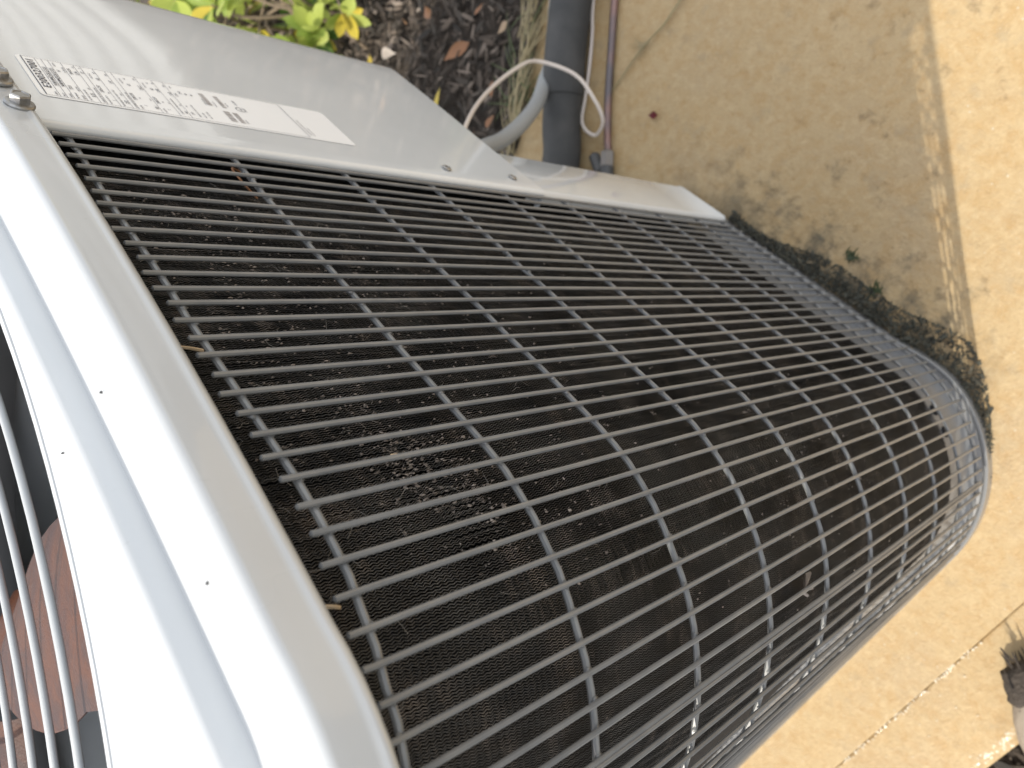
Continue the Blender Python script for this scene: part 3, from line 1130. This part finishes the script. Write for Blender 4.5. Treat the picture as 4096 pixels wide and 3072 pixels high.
T2 = [(-1.66, -.46, -.82), (-1.72, -.50, -.86), (-1.46, -.42, -.86), (-1.40, -.37, -.88), (-1.62, -.36, -.82), (-1.50, -.20, -.84), (-1.41, -.26, -.86), (-1.33, -.28, -.87), (-1.54, -.25, -.8), (-1.43, -.25, -.75), (-1.43, -.32, -.74), (-1.46, -.29, -.9), (-1.57, -.28, -.73), (-1.54, -.38, -.73), (-1.56, -.39, -.92), (-1.49, -.27, -.9), (-1.61, -.42, -.87), (-1.55, -.36, -.92), (-1.47, -.33, -.72), (-1.44, -.36, -.91), (-1.51, -.26, -.78), (-1.6, -.29, -.92),
      (-1.36, -.33, -.84), (-1.40, -.40, -.84), (-1.55, -.26, -.76), (-1.52, -.36, -.92), (-1.53, -.18, -.85), (-1.62, -.18, -.80), (-1.45, -.40, -.80), (-1.5, -.44, -.86), (-1.58, -.47, -.80), (-1.42, -.30, -.86)]
shrub('shrub', (-1.88, -.46, 0), 'larger bright green shrub with rounded leaves behind the upper left edge of the unit', T1)
shrub('shrub', (-1.52, -.34, 0), 'smaller lime green shrub with some yellow leaves next to the dark mulch', T2)
T3 = [(-2.9 + rng.uniform(-.4, .4), .9 + rng.uniform(-.7, .7), -.9 + rng.uniform(0, .35)) for _ in range(16)]

# ------------------------------------------------------------------ mulch, leaf litter, grass


def chips(n, xr, yr, zmax, lo, hi, seed, keep=None, curl=.3):
    g = np.random.default_rng(seed)
    V, F, T = [], [], []
    for _ in range(n):
        x, y = g.uniform(*xr), g.uniform(*yr)
        if keep and not keep(x, y):
            continue
        L = g.uniform(lo, hi); W = L * g.uniform(.07, .34); H = L * g.uniform(.02, .08)
        a = g.uniform(0, 2 * PI)
        u = np.array([math.cos(a), math.sin(a), g.normal(0, curl)]); u /= np.linalg.norm(u)
        w = np.cross([0, 0, 1.0], u) + np.array([0, 0, g.normal(0, curl)]); w /= np.linalg.norm(w)
        nn_ = np.cross(u, w)
        c = np.array([x, y, g.uniform(-.032, zmax)])
        b = len(V)
        for q in (0, 1):
            for fx, fy in ((-.5, -.2), (-.2, -.5), (.35, -.4), (.5, .1), (.1, .5), (-.4, .4)):
                V.append(c + u * fx * L * g.uniform(.8, 1.15) + w * fy * W * g.uniform(.8, 1.15) + nn_ * (q * H + curl * .3 * L * fx * fx))
        F.append((b + 6, b + 7, b + 8, b + 11)); F.append((b + 8, b + 9, b + 10, b + 11))
        for j in range(6):
            F.append((b + j, b + (j + 1) % 6, b + 6 + (j + 1) % 6, b + 6 + j))
        T += [min(1, max(0, g.beta(1.5, 2.6)))] * 12
    return V, F, T


def left_of_slab(x, y):
    if y > -.075:
        return x < -.965 - (y + .075) * .277
    if y > -.292:
        return x < -.885 - (y + .292) * .40
    return x < -.875


V, F, T = chips(15000, (-2.2, -.88), (-.75, .35), .011, .006, .036, 11, left_of_slab)
o = obj('mulch', V, F, M_mulch, smooth=False, tone=T); o['kind'] = 'stuff'; o['label'] = 'dark bark mulch and leaf crumbs beside the slab'
V, F, T = chips(1600, (.165, .42), (-.85, -.2), -.005, .008, .04, 12)
o = obj('bark_litter', V, F, M_mulch, smooth=False, tone=T); o['kind'] = 'stuff'; o['label'] = 'dry bark litter beyond the concrete border'


def near_pan(x, y):
    return True


# dead leaf crumbs piled against the foot of the unit
V, F, T = [], [], []
g = np.random.default_rng(5)
for _ in range(3300):
    x_ = g.uniform(-.47, -.035)
    w_ = .012 + .021 * min(1, max(0, (x_ + .44) / .2)) + .006 * math.sin(x_ * 34) + .005 * math.exp(-((x_ + .16) / .07) ** 2)
    off = min(1.7, abs(g.normal(0, 1))) * w_ * .52
    if x_ > -.175:
        p, n = path_pt(.277 + RG * math.asin(min(1, (x_ + .175) / RG)), 0)
        if x_ > -.15:
            off *= max(.12, (-.035 - x_) / .115)
    else:
        p, n = path_pt(x_ + .452, 0)
    p = p + n * (off - .004)
    v, f, t = chips(1, (p[0], p[0]), (p[1], p[1]), -.031, .0025, .009 if g.random() < .93 else .016, int(g.integers(1, 10 ** 6)), None, .6)
    zl = max(0.0, .012 - off * .6) * g.random()
    b = len(V)
    V += [np.array(q) + np.array([0, 0, .033 + zl]) for q in v]
    F += [tuple(i + b for i in q) for q in f]
    T += t
o = obj('leaf_litter', V, F, M_litter, smooth=False, tone=T); o['kind'] = 'stuff'; o['label'] = 'dark damp leaf litter piled along the foot of the unit'

# dry grass along the slab edge, and weeds in the mulch


def blades(cnt, fn, L, seed, w=.0022):
    g = np.random.default_rng(seed)
    V, F = [], []
    for _ in range(cnt):
        c, d = fn(g)
        L_ = g.uniform(*L)
        d = np.array(d, float); d /= np.linalg.norm(d)
        side = np.cross(d, [0, 0, 1.0]); side /= np.linalg.norm(side) + 1e-9
        b = len(V)
        for i in range(5):
            f_ = i / 4
            p = np.array(c) + d * L_ * f_ - np.array([0, 0, 1]) * L_ * .35 * f_ * f_
            p[2] = max(p[2], .001)
            ww = w * (1 - f_ * .8)
            V += [p - side * ww, p + side * ww]
        for i in range(4):
            F.append((b + 2 * i, b + 2 * i + 1, b + 2 * i + 3, b + 2 * i + 2))
    return V, F


def edge_fn(g):
    f_ = g.random()
    y = -.33 + .50 * f_
    x = -.873 - (y + .292) * .385 + g.normal(-.004, .008)
    return (x, y, g.uniform(0, .02)), (-.36 + g.normal(0, .25), .9 + g.normal(0, .25), g.uniform(.0, .35))


o = obj('dry_grass', *blades(230, edge_fn, (.03, .11), 21, .0016), M_dry); o['kind'] = 'stuff'; o['label'] = 'strip of dry grass along the edge of the slab'


def weed_fn(g):
    c = [(-.905, -.235), (-.93, -.20), (-1.02, -.05), (-.97, -.08)][int(g.integers(0, 4))]
    a = g.uniform(0, 2 * PI)
    return (c[0] + g.normal(0, .012), c[1] + g.normal(0, .012), 0), (math.cos(a), math.sin(a), g.uniform(.3, 1.2))


o = obj('weed_grass', *blades(70, weed_fn, (.03, .09), 22, .0014), M_weed); o['kind'] = 'stuff'; o['label'] = 'thin green weeds in the mulch by the conduit'

# single fallen leaves that can be picked out
FL = [(-1.101, -.257, 'orange', .055, 'long orange fallen leaf lying in the dark mulch'),
      (-.936, -.280, 'orange', .028, 'short orange leaf scrap inside the cable loop'),
      (-1.060, -.142, 'orange', .022, 'small orange leaf scrap at the top edge of the mulch'),
      (-1.086, -.300, 'yellow', .036, 'yellow leaf lying in the shaded mulch near the panel corner'),
      (-1.312, -.335, 'yellow', .038, 'yellow leaf in the sunlit mulch beside the lime shrub'),
      (-1.235, -.300, 'pale', .052, 'pale curled leaf in the sunlit mulch'),
      (-1.205, -.330, 'pale', .048, 'greyish white dried leaf closest to the panel edge'),
      (-1.20, -.20, 'orange', .040, 'rust orange leaf beside the pale curled leaf'),
      (-1.29, -.19, 'tan', .038, 'tan dried leaf under the lime shrub tips'),
      (-1.00, -.17, 'tan', .030, 'tan leaf scrap in mulch near the dry grass strip'),
      (-.97, -.235, 'orange', .026, 'brown orange leaf bit beside the green weeds')]
for x, y, kd, L, lb in FL:
    me_ = leaf_mesh('fallen_leaf', L, L * .42, .2, rng.uniform(-.2, .3), M_fallen[kd])
    o = bpy.data.objects.new('fallen_leaf', me_)
    COL.objects.link(o)
    o.location = (x, y, .014)
    o.rotation_euler = (rng.uniform(-.2, .2), rng.uniform(-.3, .3), rng.uniform(0, 6))
    tag(o, lb, 'leaf', 'fallen leaves in the mulch')
me_ = leaf_mesh('fallen_petal', .020, .0105, .25, .2, M_fallen['red'])
o = bpy.data.objects.new('fallen_petal', me_); COL.objects.link(o)
o.location = (-.665, -.150, .003); o.rotation_euler = (.1, .1, -1.15)
tag(o, 'dark red petal lying on the shaded concrete', 'petal')

# a dry grass stalk with nodes, lying on the slab
P = spline([(-.700, .03, .005), (-.708, -.031, .006), (-.718, -.06, .007), (-.728, -.089, .006), (-.739, -.134, .004), (-.748, -.165, .003)], 40)
rr = .0019 + .0009 * np.exp(-((np.arange(40) - 19) / 1.6) ** 2) - .0009 * np.arange(40) / 40
stalk = empty('grass_stalk', (-.72, -.07, 0), 'pale dry grass stalk with a joint lying on the shaded concrete', 'stalk')
obj('stem', *tube(P, rr, 6), M_dry, stalk)
obj('blade', *blades(9, lambda g: ((-.722 + g.normal(0, .002), -.073 + g.normal(0, .004), .006), (g.normal(-.2, .8), g.normal(-.6, .5), .15)), (.015, .035), 5, .0009), M_dry, stalk)

# little tufts of moss-green weed on the concrete near the litter
for i, (x, y, lb) in enumerate(((-.308, -.159, 'tiny dark green weed tuft on shaded concrete, upper of the two beside the leaf litter'), (-.262, -.176, 'tiny dark green weed tuft on shaded concrete, lower of the two beside the leaf litter'))):
    def fn(g, x=x, y=y):
        a = g.uniform(0, 2 * PI)
        return (x + g.normal(0, .003), y + g.normal(0, .003), 0), (math.cos(a), math.sin(a), g.uniform(.2, .9))
    tag(obj('weed_tuft', *blades(26, fn, (.005, .012), 31 + i, .0012), M_tuft), lb, 'weed', 'weed tufts on the concrete')

# bits caught on the coil behind the grille


def coil_pt(s, z, out=0.0):
    p, n = path_pt(s, CI - out)
    return np.array([p[0], p[1], Zr(z)])


P = spline([(-.470, -.212, Zr(-.262)), (-.468, -.206, Zr(-.249)), (-.461, -.203, Zr(-.243)), (-.452, -.207, Zr(-.247)), (-.446, -.214, Zr(-.256))], 16)
P = P + np.array([.022, 0, 0])
tag(obj('dry_tendril', *tube(P, .0007, 6), mat('tendril', (.33, .16, .08), .6)), 'curled brown tendril caught on the coil near the label', 'tendril')
for (s0, z0, s1, z1, lb) in ((.172, -.146, .177, -.160, 'longer straw lying on the coil beside the white cap edge'),
                            (.3285, -.148, .331, -.153, 'short stub of straw on the coil near the bottom of the cap edge'),
                            (.262, -.214, .2645, -.219, 'tiny straw fleck on the coil beside the dusty patch')):
    a, b = coil_pt(s0, z0, .0015), coil_pt(s1, z1, .002)
    tag(obj('straw_piece', *tube(spline([a, (a + b) / 2 + np.array([.0006, .001, 0]), b], 6), .00085, 6), M_straw), lb, 'straw', 'straw bits on the coil')
# dry leaf scrap with ribbed seed pods
s_, z_ = .4285, -.497
c = coil_pt(s_, z_, .0045)
p, n = path_pt(s_, CI)
t = Vector((n[1], -n[0], 0)); nn = Vector((n[0], n[1], 0))
me_ = leaf_mesh('dry_leaf', .020, .0125, .25, .25, M_fallen['grey'])
o = bpy.data.objects.new('dry_leaf', me_); COL.objects.link(o)
d = (Vector((0, 0, 1)) * .5 - t * .8).normalized()
x = d.cross(nn).normalized()
o.rotation_euler = Matrix((x, d, x.cross(d))).transposed().to_4x4().to_euler()
o.location = Vector(c) - d * .01
tag(o, 'dry grey leaf scrap caught behind the thick seam wire', 'leaf')
for (ds, dz, L, dirz, lb) in ((.0065, -.006, .0085, (.25, -.97), 'right-hand ribbed seed pod of the pair below the seam wire'), (.0075, .001, .0085, (.5, -.86), 'left-hand ribbed seed pod of the pair below the seam wire'), (-.010, .009, .006, (.2, -.98), 'lone ribbed seed pod above the dry grey leaf scrap')):
    a = coil_pt(s_ + ds, z_ + dz, .006)
    dd = np.array(t) * dirz[0] + np.array([0, 0, 1.0]) * dirz[1]
    pts = [a + dd * L * f_ for f_ in np.linspace(0, 1, 15)]
    rr = [.0013 * (.6 + .4 * (i % 2)) * (1 - .3 * abs(i / 14 - .4)) for i in range(15)]
    tag(obj('seed_pod', *tube(pts, rr, 8), M_fallen['pale']), lb, 'seed pod', 'ribbed seed pods')

# ------------------------------------------------------------------ weathered wood chunk at the right edge
log = empty('wood_chunk', (.15, -.43, 0), 'weathered beige wood chunk with a dark frayed end on the concrete border', 'wood chunk')
ax = np.array([.89, -.45, 0.0]); ax /= np.linalg.norm(ax)
g = np.random.default_rng(9)


def blob(c0, L, R0, R1, nseg, nring, seed, rough):
    g = np.random.default_rng(seed)
    V, F = [], []
    side = np.array([-ax[1], ax[0], 0])
    ph = g.uniform(0, 6, 6)
    for i in range(nring):
        f_ = i / (nring - 1)
        r = R0 + (R1 - R0) * f_
        r *= math.sqrt(max(.03, 1 - max(0, (f_ - .75) / .25) ** 2)) if f_ > .75 else math.sqrt(max(.10, 1 - max(0, (.18 - f_) / .18) ** 2))
        for j in range(nseg):
            a = 2 * PI * j / nseg
            rr = r * (1 + rough * (.5 * math.sin(3 * a + ph[0] + 4 * f_) + .35 * math.sin(5 * a + ph[1]) + g.normal(0, .25)))
            V.append(c0 + ax * L * f_ + side * math.cos(a) * rr * 1.25 + np.array([0, 0, 1.0]) * (math.sin(a) * rr * .8))
    for i in range(nring - 1):
        for j in range(nseg):
            F.append((i * nseg + j, i * nseg + (j + 1) % nseg, (i + 1) * nseg + (j + 1) % nseg, (i + 1) * nseg + j))
    F.append(tuple(range(nseg))[::-1])
    F.append(tuple(range((nring - 1) * nseg, nring * nseg)))
    return V, F


obj('wood_body', *blob(np.array([.126, -.416, .024]), .24, .026, .042, 24, 16, 3, .07), M_log, log, sharp=70)
obj('frayed_end', *blob(np.array([.104, -.404, .019]), .050, .019, .0265, 18, 9, 4, .16), M_logend, log, sharp=30)
fr = []
for _ in range(26):
    a = np.array([.116, -.410, .020]) + np.array([g.normal(0, .010), g.normal(0, .012), g.normal(.002, .008)])
    d = -ax * g.uniform(.010, .022) + np.array([g.normal(0, .004), g.normal(0, .004), g.normal(0, .003)])
    fr.append(tube([a, a + d * .6, a + d], [.0016, .0011, .0004], 4))
o = obj('splinter', *join(fr), M_logend, log); o['kind'] = 'stuff'

# ------------------------------------------------------------------ flat beads added to make glints along the wet joint and border edge
WV = []


def bead(x, y, z, r):
    V, F = [], []
    n_, mm = 7, 3
    for i in range(mm + 1):
        a = PI / 2 * i / mm
        for j in range(n_):
            V.append((x + r * math.cos(a) * math.cos(2 * PI * j / n_), y + r * math.cos(a) * math.sin(2 * PI * j / n_), z + r * .26 * math.sin(a)))
    for i in range(mm):
        for j in range(n_):
            F.append((i * n_ + j, i * n_ + (j + 1) % n_, (i + 1) * n_ + (j + 1) % n_, (i + 1) * n_ + j))
    return V, F


for _ in range(130):
    WV.append(bead(.0685 + rng.normal(0, .0014), rng.uniform(-.80, -.42), -.0006, rng.uniform(.0009, .0019)))
for _ in range(260):
    WV.append(bead(.1535 + rng.normal(0, .0028), rng.uniform(-.75, -.42), -.0017, rng.uniform(.0008, .0018)))
for _ in range(420):
    x, y = rng.uniform(-.34, .16), rng.uniform(-.75, .15)
    if x < -.02 and x + y < -.28:
        continue
    WV.append(bead(x, y, -.0001, rng.uniform(.0005, .0013)))
o = obj('glint_bead', *join(WV), M_glint, sharp=0); o['kind'] = 'stuff'; o['label'] = 'flat beads added as glints on the wet concrete'
